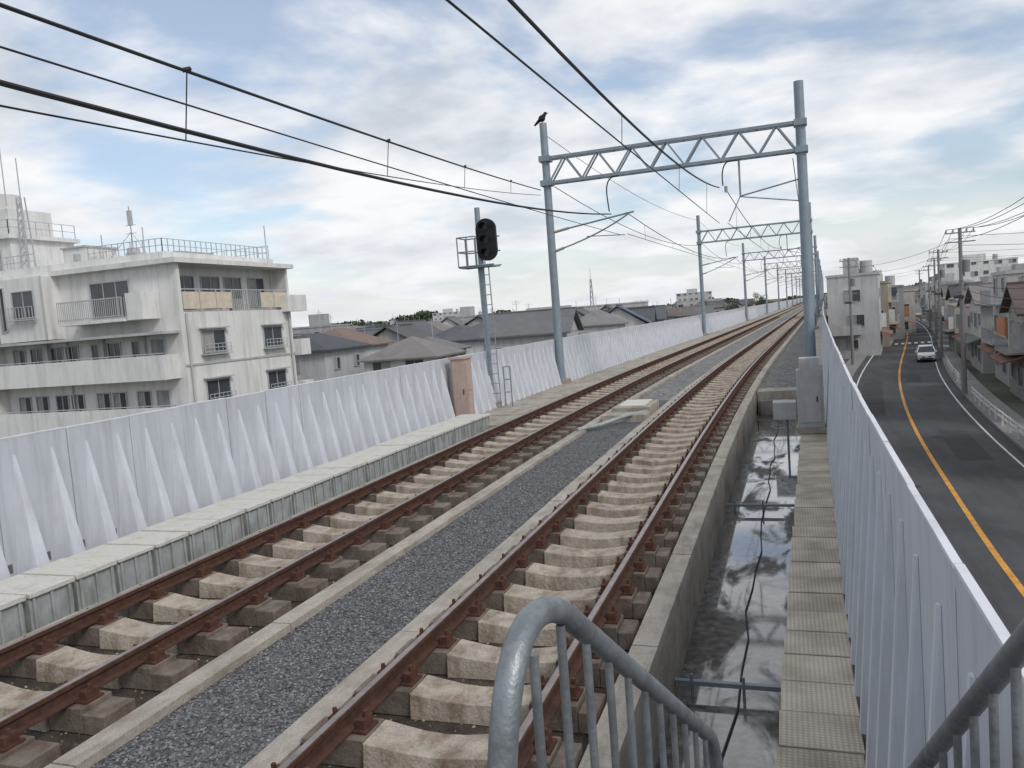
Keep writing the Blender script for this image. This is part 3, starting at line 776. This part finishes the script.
mb.tube([(-40.4,Y0-.1,-5),(-40.4,Y0-.1,3.2)],.05,'aptgrey',6); mb.tube([(-40.5,Y0-1.3,3.3),(-40.5,Y0-1.3,7)],.05,'aptgrey',6)
mb.obj('balconies_and_windows',parent=e)
mb=MB()
mb.box(-62,-45.62,Y0-1.0,Y0-.002,-5.27,7.0,'apt')
mb.box(-45.9,-45.62,Y0-1.3,Y0-1.001,-5.0,6.5,'aptgrey')
for z in (4.3,1.4,-1.5,-4.4):
    for xa in (-58,-54.5,-51,-48): win(mb,'-y',xa,xa+1.7,z,z+1.6,Y0-1.0,1)
mb.box(-52,-45.9,38.2,43,7.281,9.9,'apt'); mb.box(-52.3,-45.6,37.9,43.3,9.901,10.15,'apt')
mb.box(-50.5,-46.5,38.8,42,10.151,11.9,'apt'); mb.tube([(-47.8,39.6,11.9),(-47.8,39.6,12.9)],1.0,'apt',16)
win(mb,'-y',-47.6,-46.8,8.0,9.2,38.2,0)
mb.box(-42.6,-40.8,39,41.5,7.281,8.9,'apt'); mb.box(-42.7,-40.7,38.9,41.6,8.901,9.0,'aptgrey')
mb.box(-40.6,-39.6,39.2,41,7.281,8.3,'apt'); mb.box(-36.5,-34.5,40,43,7.281,8.1,'aptgrey')
def railing(p,q,h=1.0,step=.9,k='frame'):
    p=Vector(p);q=Vector(q);n=max(1,int((q-p).length/step))
    for i in range(n+1):
        a=p.lerp(q,i/n); mb.bar(a,a+Vector((0,0,h)),.04,.04,k)
    for hh in (h,h*.5): mb.bar(p+Vector((0,0,hh)),q+Vector((0,0,hh)),.035,.035,k)
railing((-38.5,Y0+.4,7.75),(-33.1,Y0+.4,7.75),.75,.45); railing((-33.1,Y0+.4,7.75),(-33.1,Y1-.5,7.75),.75,.45); railing((-45.5,Y0+.4,7.75),(-42.7,Y0+.4,7.75),.8,.5)
railing((-38.5,Y1-.3,7.75),(-33.1,Y1-.3,7.75),.9)
railing((-52,38,10.15),(-45.7,38,10.15),.9); railing((-45.7,38,10.15),(-45.7,43,10.15),.9)
for dx,dy in ((-.3,-.3),(.3,-.3),(.3,.3),(-.3,.3)):
    mb.bar((-44.6+dx,38.2+dy,7.28),(-44.6+dx*.5,38.2+dy*.5,12.3),.06,.06,'frame')
for i in range(9):
    z=7.5+i*.5; s=.3-(i*.5)/5*.15; s2=.3-((i+1)*.5)/5*.15
    mb.bar((-44.6-s,38.2-s,z),(-44.6+s2,38.2-s2,z+.5),.04,.04,'frame'); mb.bar((-44.6+s,38.2-s,z),(-44.6-s2,38.2-s2,z+.5),.04,.04,'frame')
for x,y,z,h in ((-46.3,38.6,12,4.0),(-47.6,39,12.9,3.4),(-44.6,38.2,12.3,2.4),(-38.0,40,7.28,3.9),(-37.6,40.5,7.28,2.6),(-39.4,39,7.28,2.2),(-32.6,46,7.28,2.6)):
    mb.tube([(x,y,z),(x,y,z+h)],.035,'frame',6)
mb.bar((-38,40,10.9),(-38,40,10.0),.22,.22,'frame')
for i in range(3): mb.bar((-38.4,40,10.0-i*.5),(-37.6,40,10.0-i*.5),.03,.03,'frame')
for q in ((-39.2,38.5),(-36.8,38.5),(-38,42)): mb.tube([(-38,40,9.6),(q[0],q[1],7.3)],.012,'wire',4)
mb.tube([(-38,40,7.3),(-38,40,8.6)],[.5,.35],'aptgrey',8)
mb.box(-40.2,-39.9,37.5,37.8,7.3,8.3,'boxgrey'); mb.box(-36.3,-35.6,37.6,38.2,7.3,8.0,'boxgrey')
mb.obj('roof_structures',parent=e)
# ------------------------------------------------------------------ houses
def house_mesh(kind,wk,rk,w,d,h,rng,shopfront=False):
    mb=MB(); WL=HW[wk]; RF=HR[rk] if kind!='flat' else M['froof']
    mb.box(-w/2,w/2,-d/2,d/2,0,h,WL)
    if kind=='hip':
        e=.5; rh=rng.uniform(1.3,2.0); rl=max(.2,(max(w,d)-min(w,d))/2+.4)
        pts=[(-w/2-e,-d/2-e,h),(w/2+e,-d/2-e,h),(w/2+e,d/2+e,h),(-w/2-e,d/2+e,h)]
        tp=[(-rl,0,h+rh),(rl,0,h+rh)] if w>=d else [(0,-rl,h+rh),(0,rl,h+rh)]
        lo=[(a,b,c-.14) for a,b,c in pts]
        vs=pts+tp+lo
        if w>=d: fs=[(0,1,5,4),(1,2,5),(2,3,4,5),(3,0,4)]
        else: fs=[(0,1,4),(1,2,5,4),(2,3,5),(3,0,4,5)]
        fs+=[(6,7,1,0),(7,8,2,1),(8,9,3,2),(9,6,0,3),(9,8,7,6)]
        mb.add(vs,fs,RF)
    elif kind=='gable':
        e=.5; rh=rng.uniform(1.5,2.4)
        vs=[(-w/2-e,-d/2-e,h-.1),(w/2+e,-d/2-e,h-.1),(w/2+e,d/2+e,h-.1),(-w/2-e,d/2+e,h-.1),(-w/2-e,0,h+rh),(w/2+e,0,h+rh)]
        vs+=[(a,b,c+.16) for a,b,c in vs]
        mb.add(vs,[(6,7,11,10),(8,9,10,11),(0,4,5,1),(2,5,4,3),(0,1,7,6),(2,3,9,8),(0,6,10,4),(3,4,10,9),(1,5,11,7),(2,8,11,5)],RF)
        mb.add([(-w/2,-d/2,h-.05),(-w/2,d/2,h-.05),(-w/2,0,h+rh-.12),(w/2,-d/2,h-.05),(w/2,d/2,h-.05),(w/2,0,h+rh-.12)],[(0,2,1),(3,4,5)],WL)
        mb.bar((-w/2-e,0,h+rh+.2),(w/2+e,0,h+rh+.2),.25,.14,RF)
    else:
        mb.box(-w/2-.1,w/2+.1,-d/2-.1,d/2+.1,h+.001,h+.25,WL)
        mb.box(-w/2+.2,w/2-.2,-d/2+.2,d/2-.2,h+.251,h+.28,RF)
        if rng.random()<.6: mb.box(-w*.2,w*.1,-d*.2,d*.15,h+.281,h+2.2,WL)
        if rng.random()<.6: mb.tube([(w*.25,0,h+.28),(w*.25,0,h+1.8)],.7,'boxgrey',12)
    ns=max(1,int(round(h/2.9)))
    for s in range(ns):
        zb=.9+s*2.9
        for face,c,L in (('+x',w/2,d),('-x',-w/2,d),('+y',d/2,w),('-y',-d/2,w)):
            k=max(1,int(L/3.0))
            for i in range(k):
                m=-L/2+L*(i+.5)/k+rng.uniform(-.3,.3); ww=rng.choice((.6,.85,.85,.5)); 
                win(mb,face,m-ww,m+ww,zb+(0 if ww>.6 else .3),zb+1.25,c,1)
    if kind!='flat' or shopfront:
        zb=2.9; mb.box(-w/2+.3,w*.15,-d/2-1.1,-d/2-.003,zb-.1,zb,WL); 
        mb.box(-w/2+.3,w*.15,-d/2-1.1,-d/2-1.03,zb+.001,zb+1.0,WL); mb.bar((-w/2+.3,-d/2-1.06,zb+1.12),(w*.15,-d/2-1.06,zb+1.12),.06,.05,'frame')
    if kind!='flat':
        mb.add([(w*.2,-d/2-1.6,2.3),(w/2+.9,-d/2-1.6,2.3),(w/2+.9,-d/2-.003,2.75),(w*.2,-d/2-.003,2.75),(w*.2,-d/2-1.6,2.4),(w/2+.9,-d/2-1.6,2.4),(w/2+.9,-d/2-.003,2.85),(w*.2,-d/2-.003,2.85)],[(0,3,2,1),(4,5,6,7),(0,1,5,4),(1,2,6,5),(2,3,7,6),(3,0,4,7)],RF)
        mb.tube([(w*.2,0,h+1),(w*.2,0,h+3.4)],.03,'frame',5); mb.bar((w*.2-.5,0,h+3.2),(w*.2+.5,0,h+3.2),.03,.03,'frame'); mb.bar((w*.2-.35,.2,h+3.0),(w*.2+.35,.2,h+3.0),.03,.03,'frame')
    if shopfront:
        for face in (-1,1):
            x=face*w/2; k='awning' if rng.random()<.65 else 'awning2'
            lo,hi=sorted((x+face*.003,x+face*1.3))
            zi,zo=(2.9,2.5)
            za=[zi,zo] if face>0 else [zo,zi]
            mb.add([(lo,-d/2+.4,za[0]),(hi,-d/2+.4,za[1]),(hi,d/2-.4,za[1]),(lo,d/2-.4,za[0]),(lo,-d/2+.4,za[0]+.1),(hi,-d/2+.4,za[1]+.1),(hi,d/2-.4,za[1]+.1),(lo,d/2-.4,za[0]+.1)],[(0,3,2,1),(4,5,6,7),(0,1,5,4),(1,2,6,5),(2,3,7,6),(3,0,4,7)],k)
            if rng.random()<.75: mb.box(min(x+face*.02,x+face*.7),max(x+face*.02,x+face*.7),-d/2+.1,-d/2+.2,3.5,5.1,rng.choice(('signo','signb','boxgrey','white')))
            if rng.random()<.6:
                for zc in (3.2,6.1):
                    if zc+1.2<h: 
                        lo,hi=sorted((x+face*.003,x+face*1.0)); mb.box(lo,hi,-d/2+.5,d/2-1,zc-.12,zc,WL)
                        for q in range(12):
                            yq=-d/2+.5+(d-1.5)*q/11; mb.bar((x+face*.97,yq,zc),(x+face*.97,yq,zc+1.0),.04,.04,'frame')
                        mb.bar((x+face*.97,-d/2+.5,zc+1.0),(x+face*.97,d/2-1,zc+1.0),.06,.05,'frame')
    return mb.mesh('house')
rng=random.Random(23)
VAR=[]
kinds=['hip','gable','hip','gable','gable','hip','gable','hip']
for i in range(20):
    kind=kinds[i%8]
    w=rng.uniform(6.2,9.2); d=rng.uniform(5.8,7.6)
    h=5.7+rng.uniform(-.4,.5)
    VAR.append(house_mesh(kind,rng.randrange(7),rng.randrange(6),w,d,h,rng))
FL=[house_mesh('flat',wk,5,8.0,7.5,h,rng) for wk,h in ((1,5.8),(2,8.7),(5,6.2))]
APV=[house_mesh('flat',wk,5,w,9,h,rng) for wk,w,h in ((1,16,8.9),(2,14,8.7),(3,18,13.5),(0,22,11.6))]
SH=[house_mesh('flat' if i%3 else 'gable',wk,rk,8.0+i*.3,8.5,h,rng,True) for i,(wk,rk,h) in enumerate(((2,2,6.0),(1,5,6.4),(5,3,6.2),(4,3,6.1),(0,5,8.7),(2,0,6.2),(6,1,5.8),(1,2,6.4)))]
def place(me,x,y,r,s=1.,name='house',z=-5.28):
    o=bpy.data.objects.new(name,me); o.location=(x,y,z); o.rotation_euler[2]=r; o.scale=(s,s,s)
    bpy.context.scene.collection.objects.link(o); return o
gx=-22
while gx>-300:
    gy=54
    while gy<500:
        x=gx+rng.uniform(-1.6,1.6); y=gy+rng.uniform(-1.6,1.6)
        dd=math.hypot(x,y)
        skip=(-66<x<-20 and y<58) or dd<70
        if not skip and rng.random()<.93 and (gy<220 or rng.random()<.65) and math.hypot(x+36,y-172)>14:
            ang=.12+rng.choice((0,1,2,3))*math.pi/2+rng.uniform(-.08,.08)
            q=rng.random()
            if q<.05: place(rng.choice(FL),x,y,ang,1)
            else: place(rng.choice(VAR),x,y,ang,rng.uniform(.9,1.08))
        gy+=10.6
    gx-=10.6
place(APV[0],-36,172,.1,1,'apartment_block'); place(APV[1],-92,230,.3,1,'apartment_block'); place(APV[0],-30,300,.2,1,'apartment_block')
place(APV[2],-45,430,.1,1,'apartment_block'); place(APV[3],-110,380,.3,1,'apartment_block'); place(APV[3],70,330,.2,1,'apartment_block'); place(APV[2],52,260,.0,1,'apartment_block'); place(APV[2],-180,420,.2,1,'apartment_block'); place(APV[3],100,240,.1,1,'apartment_block')
for row in range(0,14):
    gy=36
    while gy<460:
        x=rx(gy)+10.4+row*12+rng.uniform(-.8,.8); y=gy+rng.uniform(-1,1)
        if row==0: 
            if gy>84: place(rng.choice(SH),x-rng.uniform(0,.5),y,-.08+rng.choice((0,math.pi)),rng.uniform(.82,.98),'shop_building')
        elif rng.random()<.9:
            if rng.random()<.07: place(FL[1],x,y,math.pi/2*rng.choice((0,1)),1,'apartment_block')
            else: place(rng.choice(VAR),x,y,math.pi/2*rng.choice((0,1,2,3))-.06,rng.uniform(.9,1.1))
        gy+=11
def shop(x,y,w,d,h,wk,r=0,name='shop_building',kind='flat',rk=5):
    r2=random.Random(int(x*10+y)); me=house_mesh(kind,wk,rk,w,d,h,r2,True); place(me,x,y,r,1,name)
shop(8.0,106,5.5,10,9.6,3,-.12); shop(10.3,121,6.5,11,8.6,1,-.15); shop(13.7,137,7,12,8.0,2,-.12); shop(16.9,154,8,13,7.2,0,-.1)
for y in range(172,420,16): place(rng.choice(SH),rx(y)-9.5,y,-.08,.9,'shop_building')
for y in range(240,420,16): place(rng.choice(VAR),(wx(y)+rx(y)-9)/2-1,y,-.08,.8)
shop(18.2,49,8.0,8.5,11.7,3,-.1); shop(17.2,60,6,7,5.6,1,-.1,kind='gable',rk=3); shop(19.0,70,7,8,8.2,0,-.1); shop(20.0,81,8,9,5.9,4,-.1,kind='gable',rk=3)
shop(15.4,36,7,9,5.8,0,-.1,kind='gable',rk=3)
# ------------------------------------------------------------------ trees
def tree_mesh(seed,h=6,r=2.2):
    g=random.Random(seed); mb=MB()
    mb.tube([(0,0,0),(.05,.03,h*.3),(.1,-.05,h*.6)],[.16,.12,.06],'bark',7)
    cl=[]
    for i in range(11):
        a=g.uniform(0,6.28); q=g.uniform(.2,1)*r; z=h*g.uniform(.4,.95); q*=1-.5*abs(z/h-.6)*2
        c=(q*math.cos(a),q*math.sin(a),z); cl.append((c,g.uniform(.5,.95)*r*.45))
        mb.tube([(.05,0,h*.35),(c[0]*.5,c[1]*.5,(h*.4+c[2])/2),c],[.06,.04,.015],'bark',5)
    for c,rr in cl:
        k='leaf' if g.random()<.6 else 'leaf2'
        for i in range(150):
            v=Vector((g.gauss(0,1),g.gauss(0,1),g.gauss(0,1))).normalized()*rr*g.uniform(.6,1.15)
            p=Vector(c)+v; s=g.uniform(.08,.17)
            u=Vector((g.gauss(0,1),g.gauss(0,1),g.gauss(0,1))).normalized(); w=u.cross(v).normalized()
            mb.add([p-u*s,p-w*s*.6,p+u*s,p+w*s*.6],[(0,1,2,3)],k)
    return mb.mesh('tree')
TV=[tree_mesh(i,6+i*.6,2.3+.2*i) for i in range(4)]
for x,y,i,s in ((12.5,44,0,.28),(12.0,40,1,.25),(12.8,47,2,.26),(-75,110,3,.75),(-95,150,3,.85),(-70,180,3,.9),(-34,210,3,.95),(-24,255,3,1.1),(-12,205,3,1.0),(-120,210,3,1.),(-50,240,3,1.),(48,150,3,1.),(60,210,3,1.2),(-90,260,3,1.1),(-60,330,3,1.2),(-10,330,3,1.3)):
    place(TV[i],x,y,rng.uniform(0,6),s,'tree' if s>.4 else 'shrub')
def woods(name,x0,x1,y,h,n,seed):
    g=random.Random(seed); mb=MB()
    for i in range(n):
        x=g.uniform(x0,x1); top=h*(.6+.25*math.sin(x*.021+seed)+.15*math.sin(x*.09)+.08*math.sin(x*.31))
        z=-5+top*g.random()**.5; yy=y+g.uniform(-15,15); s=g.uniform(.8,2.0)
        u=Vector((g.gauss(0,1),g.gauss(0,1),g.gauss(0,1))).normalized(); w=u.cross(Vector((g.gauss(0,1),g.gauss(0,1),g.gauss(0,1)))).normalized(); p=Vector((x,yy,z))
        mb.add([p-u*s,p-w*s*.7,p+u*s,p+w*s*.7],[(0,1,2,3)],'leaf' if g.random()<.7 else 'leaf2')
    mb.obj(name)
woods('distant_trees',-700,-60,560,16.5,24000,1); woods('distant_trees',-60,500,600,13.5,16000,4)
# ------------------------------------------------------------------ cars
def car(x,y,rot,paint,name):
    e=bpy.data.objects.new(name,None); bpy.context.scene.collection.objects.link(e); e.location=(x,y,-4.995); e.rotation_euler[2]=rot
    mb=MB(); st=[(-2.1,.30,.62,.70),(-2.0,.24,.74,.80),(-1.2,.2,.92,.84),(-.9,.2,.95,.84),(1.5,.2,.98,.84),(1.95,.24,.92,.82),(2.05,.34,.7,.74)]
    vs=[]
    for yy,zl,zh,hw in st:
        vs+=[(-hw*.92,yy,zl),(hw*.92,yy,zl),(hw,yy,(zl+zh)/2),(hw*.93,yy,zh),(-hw*.93,yy,zh),(-hw,yy,(zl+zh)/2)]
    fs=[tuple(range(6)),tuple(range(len(vs)-1,len(vs)-7,-1))]
    for i in range(len(st)-1):
        for j in range(6): a=i*6+j;b=i*6+(j+1)%6; fs.append((a,a+6,b+6,b))
    mb.add(vs,fs,paint); o=mb.obj('body',parent=e,bevel=.03); smooth_obj(o,50)
    mb=MB()
    b=[(-.80,-1.1,.94),(.80,-1.1,.94),(.80,1.75,.97),(-.80,1.75,.97)]; t=[(-.62,-.45,1.46),(.62,-.45,1.46),(.64,1.35,1.48),(-.64,1.35,1.48)]
    mb.add(b+t,[(0,1,5,4),(1,2,6,5),(2,3,7,6),(3,0,4,7)],'glass')
    mb.add([(a,c,z) for a,c,z in t]+[(a*.96,c,z+.05) for a,c,z in t],[(0,1,5,4),(1,2,6,5),(2,3,7,6),(3,0,4,7),(4,5,6,7)],paint)
    for s in (-1,1):
        for p,q in ((b[0],t[0]),(b[3],t[3])): mb.bar((s*abs(p[0])*1.01,p[1],p[2]),(s*abs(q[0])*1.01,q[1],q[2]),.07,.07,paint)
        mb.bar((s*.81,.3,.95),(s*.64,.35,1.47),.06,.06,paint)
        mb.box(min(s*.84,s*1.0),max(s*.84,s*1.0),-.98,-.86,.96,1.09,paint)
    mb.obj('cabin',parent=e)
    mb=MB()
    for s in (-1,1):
        mb.box(min(s*.42,s*.74),max(s*.42,s*.74),-2.09,-1.98,.58,.72,'lamp'); mb.box(min(s*.55,s*.76),max(s*.55,s*.76),1.97,2.07,.62,.88,'redl')
    mb.box(-.4,.4,-2.125,-2.09,.48,.60,'dark'); mb.box(-.6,.6,-2.12,-2.08,.28,.42,'dark'); mb.box(-.17,.17,-2.14,-2.126,.44,.6,'white')
    mb.obj('lamps_and_grille',parent=e)
    mb=MB()
    for s in (-1,1):
        for yy in (-1.35,1.3):
            mb.tube([(s*.62,yy,.31),(s*.835,yy,.31)],.31,'tyre',18); mb.tube([(s*.836,yy,.31),(s*.845,yy,.31)],.19,'lamp',12)
    mb.obj('wheels',parent=e)
car(rx(90)+2.3,90,-.12,'carw','car'); car(rx(132)-4.6,131,-.14,'card','parked_car'); car(rx(150)-2,150,-.12+math.pi,'card','car')
# ------------------------------------------------------------------ world, sun, camera
w=bpy.data.worlds.new('World'); bpy.context.scene.world=w; w.use_nodes=True
n=w.node_tree.nodes; l=w.node_tree.links; n.clear()
out=n.new('ShaderNodeOutputWorld'); bg1=n.new('ShaderNodeBackground'); bg2=n.new('ShaderNodeBackground'); mix=n.new('ShaderNodeMixShader')
sky=n.new('ShaderNodeTexSky'); sky.sky_type='NISHITA'; sky.sun_disc=False
SEL=math.radians(42); SAZ=math.radians(120)
sky.sun_elevation=SEL; sky.sun_rotation=SAZ; sky.air_density=1.0; sky.dust_density=1.5
l.new(sky.outputs[0],bg1.inputs[0]); bg1.inputs[1].default_value=.15
tc=n.new('ShaderNodeTexCoord'); sep=n.new('ShaderNodeSeparateXYZ'); l.new(tc.outputs['Generated'],sep.inputs[0])
def mth(op,a,b=None,clamp=False):
    m=n.new('ShaderNodeMath'); m.operation=op; m.use_clamp=clamp
    for i,q in enumerate((a,b)):
        if q is None: continue
        if isinstance(q,(int,float)): m.inputs[i].default_value=q
        else: l.new(q,m.inputs[i])
    return m.outputs[0]
zc=mth('ADD',mth('MAXIMUM',sep.outputs[2],0.),.20)
px=mth('DIVIDE',sep.outputs[0],zc); py=mth('DIVIDE',sep.outputs[1],zc)
cb=n.new('ShaderNodeCombineXYZ'); l.new(px,cb.inputs[0]); l.new(py,cb.inputs[1])
n1=n.new('ShaderNodeTexNoise'); n1.inputs['Scale'].default_value=1.15; n1.inputs['Detail'].default_value=9; n1.inputs['Roughness'].default_value=.53; n1.inputs['Distortion'].default_value=.25
l.new(cb.outputs[0],n1.inputs['Vector'])
mp=n.new('ShaderNodeMapping'); mp.inputs['Location'].default_value=(3.3,1.7,0); l.new(cb.outputs[0],mp.inputs[0])
n2=n.new('ShaderNodeTexNoise'); n2.inputs['Scale'].default_value=1.8; n2.inputs['Detail'].default_value=9; n2.inputs['Roughness'].default_value=.54; l.new(mp.outputs[0],n2.inputs['Vector'])
mr=n.new('ShaderNodeMapRange'); mr.inputs[1].default_value=.40; mr.inputs[2].default_value=.55; mr.inputs[3].default_value=.22; mr.inputs[4].default_value=1.; mr.interpolation_type='SMOOTHSTEP'
l.new(n1.outputs['Fac'],mr.inputs[0])
hz=mth('SUBTRACT',1.,mth('MULTIPLY',sep.outputs[2],6.,True),True)
fac=mth('MAXIMUM',mr.outputs[0],mth('MULTIPLY',hz,.92))
cr=n.new('ShaderNodeValToRGB'); e_=cr.color_ramp.elements; e_[0].position=.35; e_[0].color=(.60,.65,.72,1); e_[1].position=.58; e_[1].color=(.97,.975,.985,1)
x_=cr.color_ramp.elements.new(.46); x_.color=(.80,.83,.88,1)
l.new(n2.outputs['Fac'],cr.inputs[0])
mh=n.new('ShaderNodeMix'); mh.data_type='RGBA'; mh.inputs['B'].default_value=(.90,.92,.95,1)
l.new(mth('MULTIPLY',hz,.7),mh.inputs['Factor']); l.new(cr.outputs[0],mh.inputs['A']); l.new(mh.outputs['Result'],bg2.inputs[0]); bg2.inputs[1].default_value=1.0
l.new(fac,mix.inputs[0]); l.new(bg1.outputs[0],mix.inputs[1]); l.new(bg2.outputs[0],mix.inputs[2]); l.new(mix.outputs[0],out.inputs[0])
sun=bpy.data.lights.new('sun','SUN'); sun.energy=1.5; sun.angle=math.radians(14); sun.color=(1,.96,.9)
so=bpy.data.objects.new('sun',sun); bpy.context.scene.collection.objects.link(so)
d=Vector((math.sin(SAZ)*math.cos(SEL),math.cos(SAZ)*math.cos(SEL),math.sin(SEL)))
so.rotation_euler=(-d).to_track_quat('-Z','Y').to_euler()
cam=bpy.data.cameras.new('camera'); cam.sensor_width=36; cam.lens=800/1024*36; cam.clip_end=9000; cam.clip_start=.05
co=bpy.data.objects.new('camera',cam); bpy.context.scene.collection.objects.link(co); bpy.context.scene.camera=co
f=800.;th=math.radians(4.4);vp=(273.,87.)
s_,c_=math.sin(th),math.cos(th); k_=-s_*vp[0]+c_*vp[1]
upv=Vector((-s_,c_,k_/f)).normalized(); Yv=Vector((vp[0],vp[1],-f)).normalized(); upv=(upv-Yv*upv.dot(Yv)).normalized(); Xv=Yv.cross(upv)
co.matrix_world=Matrix.Translation((0,0,2.5))@Matrix((Xv,Yv,upv)).to_4x4()
sc=bpy.context.scene; sc.view_settings.view_transform='Standard'; sc.view_settings.look='None'; sc.view_settings.exposure=0
